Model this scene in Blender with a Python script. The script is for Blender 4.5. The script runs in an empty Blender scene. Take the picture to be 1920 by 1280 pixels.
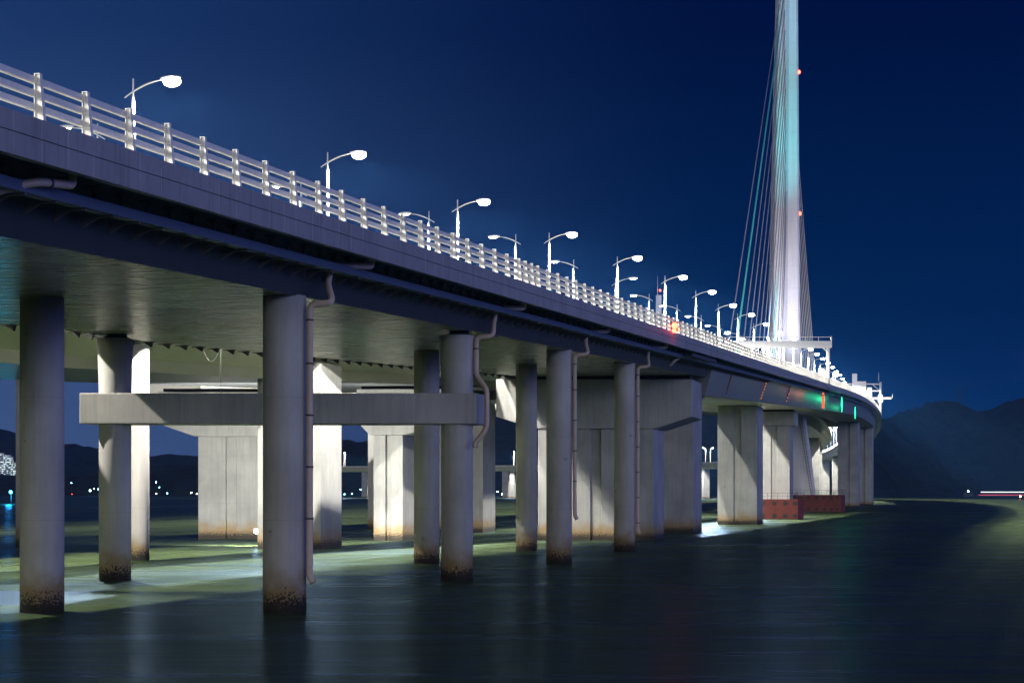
import bpy, bmesh, math, random
from mathutils import Vector, Matrix
random.seed(7)
C = bpy.context.scene.collection
PI = math.pi
CAM_Z = 4.41                     # camera height above the water, metres
SK = 0.262                       # plan slope of the bridge: metres right per metre ahead

# ------------------------------------------------------------------ helpers
class MB:
    """collects faces; build() links them as ONE mesh object"""
    def __init__(s): s.v = []; s.f = []; s.m = []; s.sm = []
    def face(s, idx, mi=0, smooth=False):
        s.f.append(tuple(idx)); s.m.append(mi); s.sm.append(smooth)
    def verts(s, pts):
        b = len(s.v); s.v.extend([tuple(p) for p in pts]); return b
    def box(s, a, b, mi=0):
        x0, y0, z0 = a; x1, y1, z1 = b
        k = s.verts([(x0,y0,z0),(x1,y0,z0),(x1,y1,z0),(x0,y1,z0),(x0,y0,z1),(x1,y0,z1),(x1,y1,z1),(x0,y1,z1)])
        for q in ((3,2,1,0),(4,5,6,7),(0,1,5,4),(1,2,6,5),(2,3,7,6),(3,0,4,7)): s.face([k+i for i in q], mi)
        return s
    def prism(s, bottom, top, mi=0):
        n = len(bottom); k = s.verts(list(bottom)+list(top))
        s.face([k+i for i in range(n)][::-1], mi); s.face([k+n+i for i in range(n)], mi)
        for i in range(n):
            j = (i+1) % n; s.face((k+i, k+j, k+n+j, k+n+i), mi)
        return s
    def tube(s, pts, rad, seg=10, mi=0, caps=True):
        pts = [Vector(p) for p in pts]; n = len(pts)
        rads = rad if isinstance(rad, (list, tuple)) else [rad]*n
        up = Vector((0,0,1)); rings = []; prev = None
        for i, p in enumerate(pts):
            t = (pts[min(i+1,n-1)] - pts[max(i-1,0)]).normalized()
            if prev is None:
                a = t.cross(up)
                if a.length < 1e-3: a = t.cross(Vector((0,1,0)))
            else:
                a = prev - t*prev.dot(t)
            a.normalize(); b = t.cross(a); prev = a
            rings.append(s.verts([p + (a*math.cos(2*PI*k/seg) + b*math.sin(2*PI*k/seg))*rads[i] for k in range(seg)]))
        for i in range(n-1):
            for k in range(seg):
                l = (k+1) % seg
                s.face((rings[i]+k, rings[i]+l, rings[i+1]+l, rings[i+1]+k), mi, True)
        if caps:
            s.face([rings[0]+k for k in range(seg)][::-1], mi); s.face([rings[-1]+k for k in range(seg)], mi)
        return s
    def lathe(s, c, prof, seg=32, mi=0):
        rings = [s.verts([(c[0]+r*math.cos(2*PI*k/seg), c[1]+r*math.sin(2*PI*k/seg), c[2]+z) for k in range(seg)]) for r, z in prof]
        for i in range(len(rings)-1):
            for k in range(seg):
                l = (k+1) % seg
                s.face((rings[i]+k, rings[i]+l, rings[i+1]+l, rings[i+1]+k), mi, True)
        s.face([rings[0]+k for k in range(seg)][::-1], mi); s.face([rings[-1]+k for k in range(seg)], mi)
        return s
    def bar(s, a, b, w, h=None, mi=0):
        a = Vector(a); b = Vector(b); h = h or w
        t = (b-a).normalized(); x = t.cross(Vector((0,0,1)))
        if x.length < 1e-3: x = Vector((1,0,0))
        x.normalize(); y = x.cross(t)
        q = [x*w/2+y*h/2, -x*w/2+y*h/2, -x*w/2-y*h/2, x*w/2-y*h/2]
        return s.prism([a+p for p in q], [b+p for p in q], mi)
    def ellipsoid(s, c, r, seg=16, rings=10, mi=0):
        k0 = []
        for i in range(rings+1):
            th = PI*i/rings
            k0.append(s.verts([(c[0]+r[0]*math.sin(th)*math.cos(2*PI*k/seg), c[1]+r[1]*math.sin(th)*math.sin(2*PI*k/seg), c[2]-r[2]*math.cos(th)) for k in range(seg)]))
        for i in range(rings):
            for k in range(seg):
                l = (k+1) % seg
                s.face((k0[i]+k, k0[i]+l, k0[i+1]+l, k0[i+1]+k), mi, True)
        return s
    def mesh(s, name, mats):
        me = bpy.data.meshes.new(name); me.from_pydata(s.v, [], s.f)
        for m in (mats if isinstance(mats, (list, tuple)) else [mats]): me.materials.append(m)
        for p, mi, sm in zip(me.polygons, s.m, s.sm): p.material_index = mi; p.use_smooth = sm
        bm = bmesh.new(); bm.from_mesh(me)
        bmesh.ops.remove_doubles(bm, verts=bm.verts, dist=1e-5)
        bmesh.ops.recalc_face_normals(bm, faces=bm.faces)
        bm.to_mesh(me); bm.free(); me.update(); return me
    def build(s, name, mats, parent=None):
        o = bpy.data.objects.new(name, s.mesh(name, mats)); C.objects.link(o)
        if parent: adopt(o, parent)
        return o

def adopt(o, parent):
    """parent a world-space mesh without moving it"""
    o.parent = parent; o.matrix_parent_inverse = root_matrix(parent).inverted()
def root_matrix(p):
    m = p.matrix_basis.copy()
    if p.parent: m = root_matrix(p.parent) @ p.matrix_parent_inverse @ m
    return m
def tag(o, label=None, cat=None, group=None, kind=None):
    if label: o['label'] = label
    if cat: o['category'] = cat
    if group: o['group'] = group
    if kind: o['kind'] = kind
    return o
def thing(name, label, cat, loc=(0,0,0), rz=0, group=None):
    o = bpy.data.objects.new(name, None); C.objects.link(o)
    o.empty_display_size = 0.3; o.location = loc; o.rotation_euler = (0,0,rz)
    return tag(o, label, cat, group)
def inst(name, me, loc, rz, parent, kind=None):
    """a part sharing mesh data, placed in world space"""
    o = bpy.data.objects.new(name, me); C.objects.link(o)
    o.location = loc; o.rotation_euler = (0,0,rz); adopt(o, parent)
    if kind: o['kind'] = kind
    return o
ORD = ['first','second','third','fourth','fifth','sixth','seventh','eighth','ninth','tenth','eleventh','twelfth','thirteenth','fourteenth','fifteenth','sixteenth']

# ------------------------------------------------------------------ materials
def nodes(name):
    m = bpy.data.materials.new(name); m.use_nodes = True
    nt = m.node_tree; nt.nodes.clear()
    out = nt.nodes.new('ShaderNodeOutputMaterial'); b = nt.nodes.new('ShaderNodeBsdfPrincipled')
    nt.links.new(b.outputs[0], out.inputs[0]); return m, nt, b
def N(nt, typ, ins=None, **kw):
    n = nt.nodes.new('ShaderNode'+typ)
    for k, v in kw.items(): setattr(n, k, v)
    for k, v in (ins or {}).items():
        if isinstance(v, bpy.types.NodeSocket): nt.links.new(v, n.inputs[k])
        else: n.inputs[k].default_value = v
    return n
def math_(nt, op, a, b=0.0, clamp=False):
    return N(nt, 'Math', {0: a, 1: b}, operation=op, use_clamp=clamp).outputs[0]
def mixc(nt, fac, a, b, mode='MIX'):
    n = N(nt, 'Mix', data_type='RGBA', blend_type=mode)
    for i, v in ((0, fac), (6, a), (7, b)):
        if isinstance(v, bpy.types.NodeSocket): nt.links.new(v, n.inputs[i])
        else: n.inputs[i].default_value = v if i == 0 else (*v[:3], 1)
    return n.outputs[2]
def maprange(nt, v, a, b, c=0.0, d=1.0, smooth=False):
    n = N(nt, 'MapRange', {0: v, 1: a, 2: b, 3: c, 4: d})
    if smooth: n.interpolation_type = 'SMOOTHSTEP'
    return n.outputs[0]
def wpos(nt, scale=(1,1,1), rot=0.0):
    g = N(nt, 'NewGeometry')
    mp = N(nt, 'Mapping', {0: g.outputs['Position'], 2: (0,0,rot), 3: scale}); return mp.outputs[0], g
def noise(nt, vec, scale, detail=4, rough=.55):
    return N(nt, 'TexNoise', {'Vector': vec, 'Scale': scale, 'Detail': detail, 'Roughness': rough}).outputs['Fac']
def bump(nt, b, h, strength, dist=0.05):
    n = N(nt, 'Bump', {'Height': h, 'Strength': strength, 'Distance': dist}); nt.links.new(n.outputs[0], b.inputs['Normal'])
def plain(name, col, rough=.6, metal=0.0, var=.12, scale=3.0):
    m, nt, b = nodes(name); v, g = wpos(nt)
    f = noise(nt, v, scale, 5)
    c = mixc(nt, f, [x*(1-var) for x in col], [min(1, x*(1+var)) for x in col])
    nt.links.new(c, b.inputs['Base Color']); b.inputs['Roughness'].default_value = rough; b.inputs['Metallic'].default_value = metal
    return m
def glow(name, col, strength):
    m, nt, b = nodes(name); b.inputs['Base Color'].default_value = (*[x*.5 for x in col], 1)
    b.inputs['Emission Color'].default_value = (*col, 1); b.inputs['Emission Strength'].default_value = strength; return m

def concrete(name, col, stained=True, streak=.25):
    m, nt, b = nodes(name); v, g = wpos(nt)
    z = N(nt, 'SeparateXYZ', {0: g.outputs['Position']}).outputs[2]
    big = noise(nt, v, .35, 5); fine = noise(nt, v, 9, 4)
    vs, _ = wpos(nt, (1.6, 1.6, .08)); run = noise(nt, vs, 2.2, 5, .6)
    c = mixc(nt, maprange(nt, big, .3, .7), [x*.78 for x in col], [min(1,x*1.14) for x in col])
    c = mixc(nt, maprange(nt, run, .46, .70, 0, streak*1.5), c, [x*.55 for x in col])
    c = mixc(nt, maprange(nt, fine, .62, .75, 0, .22), c, [x*.6 for x in col])
    pt = noise(nt, v, 1.05, 6, .62)
    c = mixc(nt, maprange(nt, pt, .70, .715, 0, .6), c, [x*.35 for x in col])
    # formwork lift lines every 4.5 m
    lift = math_(nt, 'PINGPONG', math_(nt, 'ADD', z, 1.1), 2.25)
    c = mixc(nt, maprange(nt, lift, 0.0, .022, .35, 0), c, [x*.4 for x in col])
    b.inputs['Roughness'].default_value = .72
    if stained:
        zz = math_(nt, 'ADD', z, maprange(nt, noise(nt, v, 1.3, 4), .3, .7, -.35, .35))
        c = mixc(nt, maprange(nt, zz, .6, 2.0, .85, 0, True), c, (.30, .19, .065))
        sp = noise(nt, v, 11, 5, .75); zb = math_(nt, 'ADD', z, maprange(nt, sp, .25, .75, -.75, .75))
        c = mixc(nt, maprange(nt, zb, .52, .62, .96, 0), c, (.012, .011, .010))
        sh = N(nt, 'TexVoronoi', {'Vector': v, 'Scale': 16.0}).outputs['Distance']
        c = mixc(nt, math_(nt, 'MULTIPLY', maprange(nt, sh, .12, .2, .65, 0), maprange(nt, zb, .45, .7, 1, 0)), c, (.20, .16, .09))
        bump(nt, b, sp, .25, .04)
    else: bump(nt, b, fine, .12, .02)
    nt.links.new(c, b.inputs['Base Color']); return m

def fascia_mat():
    m, nt, b = nodes('fascia_concrete'); rot = math.atan(SK)
    v, g = wpos(nt, (1,1,1), rot)                                 # y runs along the road
    y = N(nt, 'SeparateXYZ', {0: v}).outputs[1]; z = N(nt, 'SeparateXYZ', {0: v}).outputs[2]
    big = noise(nt, v, .5, 5)
    c = mixc(nt, maprange(nt, big, .3, .7), (.27,.265,.27), (.34,.335,.34))
    seam = math_(nt, 'PINGPONG', y, .62)
    line = maprange(nt, seam, 0, .032, 1, 0)
    pale = maprange(nt, noise(nt, v, .9, 2), .38, .55)
    c = mixc(nt, math_(nt, 'MULTIPLY', line, math_(nt, 'MULTIPLY', pale, .85)), c, (.62,.60,.52))
    vs, _ = wpos(nt, (1.5,1.5,.12), rot); run = noise(nt, vs, 3.0, 5, .65)
    c = mixc(nt, maprange(nt, run, .50, .74, 0, .55), c, (.11,.10,.10))
    nt.links.new(c, b.inputs['Base Color']); b.inputs['Roughness'].default_value = .55
    bump(nt, b, noise(nt, v, 6, 4), .08, .02); return m

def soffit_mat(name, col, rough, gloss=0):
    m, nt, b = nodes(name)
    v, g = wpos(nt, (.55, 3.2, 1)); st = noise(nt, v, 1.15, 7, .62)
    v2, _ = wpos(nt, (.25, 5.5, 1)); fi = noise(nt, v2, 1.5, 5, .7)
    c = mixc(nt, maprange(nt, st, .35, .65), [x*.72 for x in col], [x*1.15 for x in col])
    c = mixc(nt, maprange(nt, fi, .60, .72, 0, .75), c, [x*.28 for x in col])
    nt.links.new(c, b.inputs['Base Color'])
    nt.links.new(maprange(nt, st, .3, .7, rough*.75, rough*1.5), b.inputs['Roughness'])
    b.inputs['IOR'].default_value = 1.22
    h = math_(nt, 'ADD', st, math_(nt, 'MULTIPLY', fi, .5)); bump(nt, b, h, .8, .035)
    if gloss:                                                     # worn paint: dull base under a thin broken sheen
        bp = N(nt, 'Bump', {'Height': h, 'Strength': .8, 'Distance': .035}).outputs[0]
        d = N(nt, 'BsdfDiffuse', {'Color': c}); gl = N(nt, 'BsdfGlossy', {'Color': (.9,.9,.84,1), 'Roughness': maprange(nt, st, .3, .7, rough*.75, rough*1.5), 'Normal': bp})
        mx = N(nt, 'MixShader', {0: maprange(nt, fi, .60, .72, gloss, gloss*.3), 1: d.outputs[0], 2: gl.outputs[0]})
        nt.nodes.remove(b); nt.links.new(mx.outputs[0], [n for n in nt.nodes if n.type == 'OUTPUT_MATERIAL'][0].inputs[0])
    return m

def water_mat():
    # a long exposure averages the ripples: turbid water plus a soft partial mirror
    m, nt, b = nodes('water_surface'); nt.nodes.remove(b)
    v, g = wpos(nt, (.10, .42, 1)); n1 = noise(nt, v, 1.0, 6, .6)
    v2, _ = wpos(nt, (.012, .05, 1)); n2 = noise(nt, v2, 1.0, 4, .55)
    v3, _ = wpos(nt, (.22, 1.7, 1)); n3 = noise(nt, v3, 1.0, 6, .68)
    c = mixc(nt, maprange(nt, n2, .35, .65), (.082,.118,.034), (.112,.154,.046))
    c = mixc(nt, maprange(nt, n3, .35, .65), c, (.056,.080,.026))
    v4, _ = wpos(nt, (.030, .30, 1)); n4 = noise(nt, v4, 1.0, 9, .72)
    c = mixc(nt, maprange(nt, n4, .36, .66, 0, .75), c, (.046,.064,.024))
    c = mixc(nt, maprange(nt, n4, .36, .22, 0, .6), c, (.17,.205,.10))  # ripple glints painted into the colour as pale streaks
    h = math_(nt, 'ADD', math_(nt, 'ADD', n1, math_(nt, 'MULTIPLY', n3, .45)), math_(nt, 'MULTIPLY', n4, .8))
    bp = N(nt, 'Bump', {'Height': h, 'Strength': .30, 'Distance': .10}).outputs[0]
    d = N(nt, 'BsdfDiffuse', {'Color': c, 'Normal': bp})
    gl = N(nt, 'BsdfGlossy', {'Color': (.40,.62,1,1), 'Roughness': maprange(nt, n2, .3, .7, .20, .32), 'Normal': bp})
    mx = N(nt, 'MixShader', {0: maprange(nt, n4, .3, .7, .10, .26), 1: d.outputs[0], 2: gl.outputs[0]})
    nt.links.new(mx.outputs[0], [n for n in nt.nodes if n.type == 'OUTPUT_MATERIAL'][0].inputs[0]); return m

def hill_mat(name, col):
    m, nt, b = nodes(name); v, g = wpos(nt)
    f = noise(nt, v, .03, 8, .7)
    nt.links.new(mixc(nt, maprange(nt, f, .35, .65), [x*.5 for x in col], [x*1.5 for x in col]), b.inputs['Base Color'])
    b.inputs['Roughness'].default_value = .95; bump(nt, b, f, .8, 6.0); return m

def window_mat():
    m, nt, b = nodes('apartment_wall'); tc = N(nt, 'TexCoord')
    mp = N(nt, 'Mapping', {0: tc.outputs['Object'], 3: (.42, .42, .33)}).outputs[0]
    cell = N(nt, 'VectorMath', {0: mp}, operation='FLOOR').outputs[0]
    w = N(nt, 'TexWhiteNoise', {'Vector': cell}).outputs['Value']
    fr = N(nt, 'VectorMath', {0: mp}, operation='FRACTION').outputs[0]
    fz = N(nt, 'SeparateXYZ', {0: fr}).outputs[2]
    lit = math_(nt, 'MULTIPLY', maprange(nt, w, .55, .56), math_(nt, 'MULTIPLY', maprange(nt, fz, .2, .21), maprange(nt, fz, .8, .81, 1, 0)))
    b.inputs['Base Color'].default_value = (.35,.40,.45,1)
    nt.links.new(mixc(nt, w, (.35,.75,1), (.9,1,.9)), b.inputs['Emission Color'])
    nt.links.new(math_(nt, 'ADD', math_(nt, 'MULTIPLY', lit, 1.1), .0), b.inputs['Emission Strength']); return m

def tower_mat():
    m, nt, b = nodes('tower_paint'); v, g = wpos(nt)
    z = N(nt, 'SeparateXYZ', {0: g.outputs['Position']}).outputs[2]
    c = mixc(nt, noise(nt, v, .25, 6), (.60,.58,.61), (.78,.76,.78))
    vs, _ = wpos(nt, (1,1,.06)); c = mixc(nt, maprange(nt, noise(nt, vs, 1.2, 5, .65), .5, .75, 0, .3), c, (.40,.39,.42))
    j = math_(nt, 'PINGPONG', z, 2.6); c = mixc(nt, maprange(nt, j, 0, .09, .30, 0), c, (.30,.29,.32))
    nt.links.new(c, b.inputs['Base Color']); b.inputs['Roughness'].default_value = .5; return m
M = {
 'pier': concrete('pier_concrete', (.37,.375,.37)),
 'col': concrete('column_concrete', (.50,.485,.47), streak=.18),
 'beam': concrete('beam_concrete', (.46,.45,.43), stained=False),
 'fascia': fascia_mat(),
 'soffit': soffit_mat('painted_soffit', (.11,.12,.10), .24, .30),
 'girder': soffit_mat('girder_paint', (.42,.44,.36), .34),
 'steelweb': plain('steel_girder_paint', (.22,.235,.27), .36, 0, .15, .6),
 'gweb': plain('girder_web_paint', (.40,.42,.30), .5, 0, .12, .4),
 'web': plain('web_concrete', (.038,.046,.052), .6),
 'road': plain('road_surface', (.22,.22,.21), .8),
 'parapet': concrete('parapet_concrete', (.55,.54,.52), stained=False),
 'tray': plain('galvanised_tray', (.085,.115,.15), .5, .2),
 'dark': plain('dark_steel', (.03,.03,.032), .6),
 'gusset': plain('bracket_paint', (.13,.12,.11), .6),
 'rail': plain('rail_paint', (.76,.75,.70), .45, 0, .2, 2.0),
 'post': plain('post_paint', (.78,.77,.74), .45, 0, .1, 8.0),
 'white': plain('white_metal', (.78,.78,.78), .4, 0, .06),
 'pipe': plain('drain_plastic', (.60,.46,.38), .5, 0, .15, 2.0),
 'clamp': plain('pipe_clamp', (.05,.045,.04), .5),
 'lens': glow('lamp_lens', (1.0,.93,.74), 45.0),
 'lens_far': glow('lamp_lens_cool', (.95,.97,1.0), 25.0),
 'tower': tower_mat(),
 'groove': plain('tower_recess', (.45,.45,.52), .6),
 'cable': plain('stay_sheath', (.36,.36,.42), .4),
 'cable_teal_lit': plain('stay_sheath_painted_teal_light', (.12,.72,.66), .3),  # teal floodlight painted into this cable's base colour
 'red_lamp': glow('red_lamp_glass', (1,.06,.03), 14),
 'red_led': glow('red_led', (1,.06,.03), 6),
 'green_led': glow('green_led', (.02,1,.45), 4),
 'orange_led': glow('orange_led', (1,.32,.07), 1.3),
 'orange_brown': plain('orange_brown_metal', (.30,.12,.04), .35, .3, .4, 5),  # orange reflections on the girder strips put into a brown base
 'fender': plain('red_fender_paint', (.10,.014,.009), .65, 0, .6, 1.0),
 'rubber': plain('fender_rubber', (.012,.012,.012), .7),
 'black': plain('bearing_and_shade_black', (.008,.008,.009), .8),
 'hill_near': hill_mat('shore_foliage', (.018,.026,.016)),
 'hill_far': hill_mat('ridge_foliage', (.03,.045,.03)),
 'apt': window_mat(),
 'cool_lamp': glow('cool_shore_lamp', (.35,.9,1), 60),
 'cyan_lamp': glow('cyan_shore_lamp', (.04,.6,1), 30),
 'warm_lamp': glow('warm_shore_lamp', (1,.9,.7), 40),
 'orange_lamp': glow('orange_buoy_lamp', (1,.45,.15), 40),
 'hull': plain('dark_hull', (.03,.03,.04), .5),
 'strip_w': glow('white_light_trail', (.8,.9,1), 3), 'strip_r': glow('red_light_trail', (1,.08,.15), 1.2),
}

# ------------------------------------------------------------------ the line of the bridge (right-hand parapet top)
KN = [(-21.53+SK*y, y, 7.22+.038*y) for y in (-10,20,60,100,160,220,280,350)]
KN += [(91.4,436,23.45),(110.5,515,25.3),(130,600,26.7),(163,760,27.2),(188,900,26.8),(204,1040,25.0),(203,1150,23.0),(189,1230,22.3),(158,1300,22.0),(108,1350,21.8),(40,1385,21.5),(-60,1410,21.2),(-200,1430,21)]
def catmull(K, n=24):
    out = []
    for i in range(len(K)-1):
        p0, p1, p2, p3 = K[max(i-1,0)], K[i], K[i+1], K[min(i+2,len(K)-1)]
        for j in range(n):
            t = j/n
            def kn(a, b): return max(1e-6, math.dist(a[:2], b[:2])**.5)
            d1, d2, d3 = kn(p0,p1) if p0 != p1 else kn(p1,p2), kn(p1,p2), kn(p2,p3) if p2 != p3 else kn(p1,p2)
            q = []
            for k in range(3):
                m1 = d2*((p1[k]-p0[k])/d1 - (p2[k]-p0[k])/(d1+d2) + (p2[k]-p1[k])/d2) if p0 != p1 else p2[k]-p1[k]
                m2 = d2*((p2[k]-p1[k])/d2 - (p3[k]-p1[k])/(d2+d3) + (p3[k]-p2[k])/d3) if p2 != p3 else p2[k]-p1[k]
                q.append((2*t**3-3*t*t+1)*p1[k] + (t**3-2*t*t+t)*m1 + (-2*t**3+3*t*t)*p2[k] + (t**3-t*t)*m2)
            out.append(tuple(q))
    out.append(K[-1]); return out
class Path:
    def __init__(s, K):
        s.p = catmull(K); s.s = [0.0]
        for a, b in zip(s.p, s.p[1:]): s.s.append(s.s[-1] + math.dist(a[:2], b[:2]))
        s.len = s.s[-1]
    def at(s, d):
        d = min(max(d, 0), s.len - 1e-4); lo, hi = 0, len(s.s)-1
        while hi-lo > 1:
            m = (lo+hi)//2
            if s.s[m] <= d: lo = m
            else: hi = m
        t = (d-s.s[lo])/(s.s[hi]-s.s[lo]); a, b = s.p[lo], s.p[hi]
        c = [a[k]+(b[k]-a[k])*t for k in range(3)]
        i0, i1 = max(lo-1,0), min(hi+1, len(s.p)-1)
        T = Vector((s.p[i1][0]-s.p[i0][0], s.p[i1][1]-s.p[i0][1], 0)).normalized()
        return Vector((c[0],c[1],c[2]+CAM_Z)), T, Vector((-T.y, T.x, 0))
    def at_y(s, y):
        for i in range(len(s.p)-1):
            if s.p[i][1] <= y < s.p[i+1][1]:
                return s.s[i] + (y-s.p[i][1])/(s.p[i+1][1]-s.p[i][1])*(s.s[i+1]-s.s[i])
        return s.len
    def project(s, x, y):
        best = min(range(len(s.p)), key=lambda i: (s.p[i][0]-x)**2 + (s.p[i][1]-y)**2)
        d = s.s[best]
        for _ in range(6):
            c, T, L = s.at(d); d += (x-c.x)*T.x + (y-c.y)*T.y
        c, T, L = s.at(d); return d, (x-c.x)*L.x + (y-c.y)*L.y
    def pt(s, d, n, dz):
        c, T, L = s.at(d); return c + L*n + Vector((0,0,dz))
MAIN = Path(KN)
S = MAIN.at_y
def interp(tab):
    def f(x):
        if x <= tab[0][0]: return tab[0][1]
        for (a, va), (b, vb) in zip(tab, tab[1:]):
            if x <= b: return va + (vb-va)*(x-a)/(b-a)
        return tab[-1][1]
    return f
ROW1 = [(-44.0,19.0),(-36.2,43.3),(-28.3,67.6),(-20.4,91.9),(-12.6,116.6),(-4.5,141),(3.6,165),(11.6,188),(19,212),(25.3,235),(31.5,260.6),(37.3,282),(43.6,308),(50.3,335)]
ROW2 = [(-34.5,80),(-25.5,105),(-16.2,131),(-7.2,148),(.36,166),(6.9,191),(13,214),(19.3,240),(25.2,260.6),(31.6,285),(37.9,311)]
t1 = [MAIN.project(*p) for p in ROW1]; t2 = [MAIN.project(*p) for p in ROW2]
c1L = interp([(S(20),23.4),(S(80),23.2)] + [(d, n+e) for (d, n), e in zip(t1[3:9], (2.2,2.2,2.2,2.6,4.4,.6))] + [(S(235),15.3)])
c2R = interp([(S(20),25.6),(S(60),26.2),(S(80),27.8)] + [(d, n-.55) for d, n in t2[1:5]] + [(S(200),20.4)])
c2w = interp([(S(20),24),(S(140),25),(S(170),27)])

def srange(a, b, step):
    n = max(2, int((b-a)/step)+1); return [a+(b-a)*i/n for i in range(n+1)]
def sweep(name, ss, prof, mats, parent=None, path=MAIN, mi=None):
    mb = MB(); prev = None
    for i, d in enumerate(ss):
        pr = prof(d); k = mb.verts([path.pt(d, n, z) for n, z in pr]); n = len(pr)
        if prev is None: mb.face([k+j for j in range(n)])
        else:
            for j in range(n):
                l = (j+1) % n; mb.face((prev+j, prev+l, k+l, k+j), mi[j] if mi else 0)
        prev = k
    mb.face([prev+j for j in range(n)])
    return mb.build(name, mats, parent)
def rect(n0, n1, z0, z1): return lambda d: [(n0,z0),(n1,z0),(n1,z1),(n0,z1)]

NEAR0, JOINT, END = S(12), S(163), MAIN.len-5
near = srange(NEAR0, JOINT, 4); far = srange(JOINT, S(420), 5) + srange(S(420), END, 9)[1:]
whole = near + far[1:]

# ------------------------------------------------------------------ setting: water, hills
w = MB(); xs = [-4200,-900,-300,-80,80,300,900,4200]; ys = [-400,-60,0,60,150,400,1000,2500,5200]
k = w.verts([(x,y,0) for y in ys for x in xs])
for j in range(len(ys)-1):
    for i in range(len(xs)-1): w.face((k+j*len(xs)+i, k+j*len(xs)+i+1, k+(j+1)*len(xs)+i+1, k+(j+1)*len(xs)+i))
tag(w.build('water', water_mat()), kind='structure')

def at(u, v, y):                 # a surveyed point: bearing u, elevation v, distance y
    return Vector(((u-960)/3200*y, y, CAM_Z+(923-v)/3200*y))
from mathutils import noise as mn
def hill(name, prof, y0, half, mat, rough, seed):
    xs = []; n = 520; u0, u1 = prof[0][0], prof[-1][0]; f = interp(prof); mb = MB(); rows = 15; ks = []
    for j in range(rows):
        t = -1 + 2*j/(rows-1); sh = max(0.0, 1-abs(t)**1.5); row = []
        for i in range(n+1):
            u = u0+(u1-u0)*i/n; X = (u-960)/3200*y0; Y = y0 + t*half
            top = max(2.0, CAM_Z + (923-f(u))/3200*y0)
            e = mn.fractal(Vector((X*.004, Y*.004, seed)), 1.0, 2.0, 4)*.12*top*(abs(t) > .05)
            e += rough*mn.fractal(Vector((X*.06, Y*.06, seed+4)), .7, 2.0, 4)
            row.append((X, Y, max(-2.0, top*sh + e*min(1, sh*3) - (3 if sh == 0 else 0))))
        ks.append(mb.verts(row))
    for j in range(rows-1):
        for i in range(n): mb.face((ks[j]+i, ks[j]+i+1, ks[j+1]+i+1, ks[j+1]+i), 0, True)
    return tag(mb.build(name, mat), kind='structure')
hill('far_hills', [(-900,850),(-300,800),(-60,790),(0,804),(30,817),(70,826),(120,832),(140,831),(152,838),(165,836),(185,844),(240,866),(280,857),(322,851),(370,855),(480,848),(600,842),(760,812),(880,778),(905,772),(940,768),(966,771),(1060,760),(1200,752),(1330,748),(1480,770),(1600,800),(1800,830),(2300,850)], 4100, 700, M['hill_far'], 3, 1.0)
hill('shore_hills', [(-900,880),(-200,884),(0,891),(60,893),(100,897),(120,898),(140,893),(160,896),(178,889),(200,891),(290,891),(305,876),(325,872),(370,873),(480,858),(560,838),(600,830),(640,824),(665,825),(690,833),(760,850),(850,856),(905,857),(930,866),(966,862),(1100,876),(1300,893),(1500,905),(1640,916),(1700,921),(1800,922),(2300,922)], 2650, 170, M['hill_near'], 3.5, 2.0)
hill('mountain', [(1350,900),(1500,850),(1600,812),(1640,797),(1662,785),(1690,772),(1706,768),(1722,765),(1745,755),(1770,751),(1790,753),(1815,765),(1835,775),(1848,773),(1880,758),(1920,744),(2050,705),(2300,690),(2700,760)], 3400, 620, M['hill_near'], 7, 3.0)

# ------------------------------------------------------------------ near carriageway
def br(name, label):
    return thing(name, label, 'bridge deck', tuple(MAIN.pt(NEAR0, 0, 0)))
deck1 = br('road_bridge', 'near carriageway of the bridge with pale fascia and white railing above round columns')
def slab1(d):
    L = c1L(d); return [(.26,-.45),(.26,-.72),(2.0,-.80),(2.7,-2.35),(L-2.7,-2.35),(L-2.0,-.8),(L-.26,-.72),(L-.26,-.45)]
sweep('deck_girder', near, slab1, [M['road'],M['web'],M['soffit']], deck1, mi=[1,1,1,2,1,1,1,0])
def slab1b(d):
    L = c1L(d); return [(.26,-.45),(.26,-.72),(1.9,-.80),(2.75,-4.08),(L-2.75,-4.08),(L-1.9,-.8),(L-.26,-.72),(L-.26,-.45)]
sweep('box_girder', far, slab1b, [M['road'],M['steelweb'],M['girder']], deck1, mi=[1,1,1,2,1,1,1,0])
sweep('fascia', whole, lambda d: [(0,0),(0,-.46),(.05,-.46),(.05,-.49),(0,-.49),(0,-1.0),(.24,-1.0),(.24,-.74),(.30,-.44),(.30,0)], M['fascia'], deck1)
sweep('parapet', whole, lambda d: [(c1L(d)-.3,.35),(c1L(d)-.3,-.44),(c1L(d)-.24,-.74),(c1L(d)-.24,-1.0),(c1L(d),-1.0),(c1L(d),.35)], M['parapet'], deck1)
sweep('cable_tray', srange(NEAR0, S(420), 4), rect(1.2,1.62,-1.47,-1.19), M['tray'], deck1)
sweep('cable_tray', srange(NEAR0, S(163), 4), lambda d: [(c1L(d)-2.1,-2.22),(c1L(d)-1.5,-2.22),(c1L(d)-1.5,-1.92),(c1L(d)-2.1,-1.92)], M['black'], deck1)  # far tray coloured black for the shade under the wing
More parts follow.
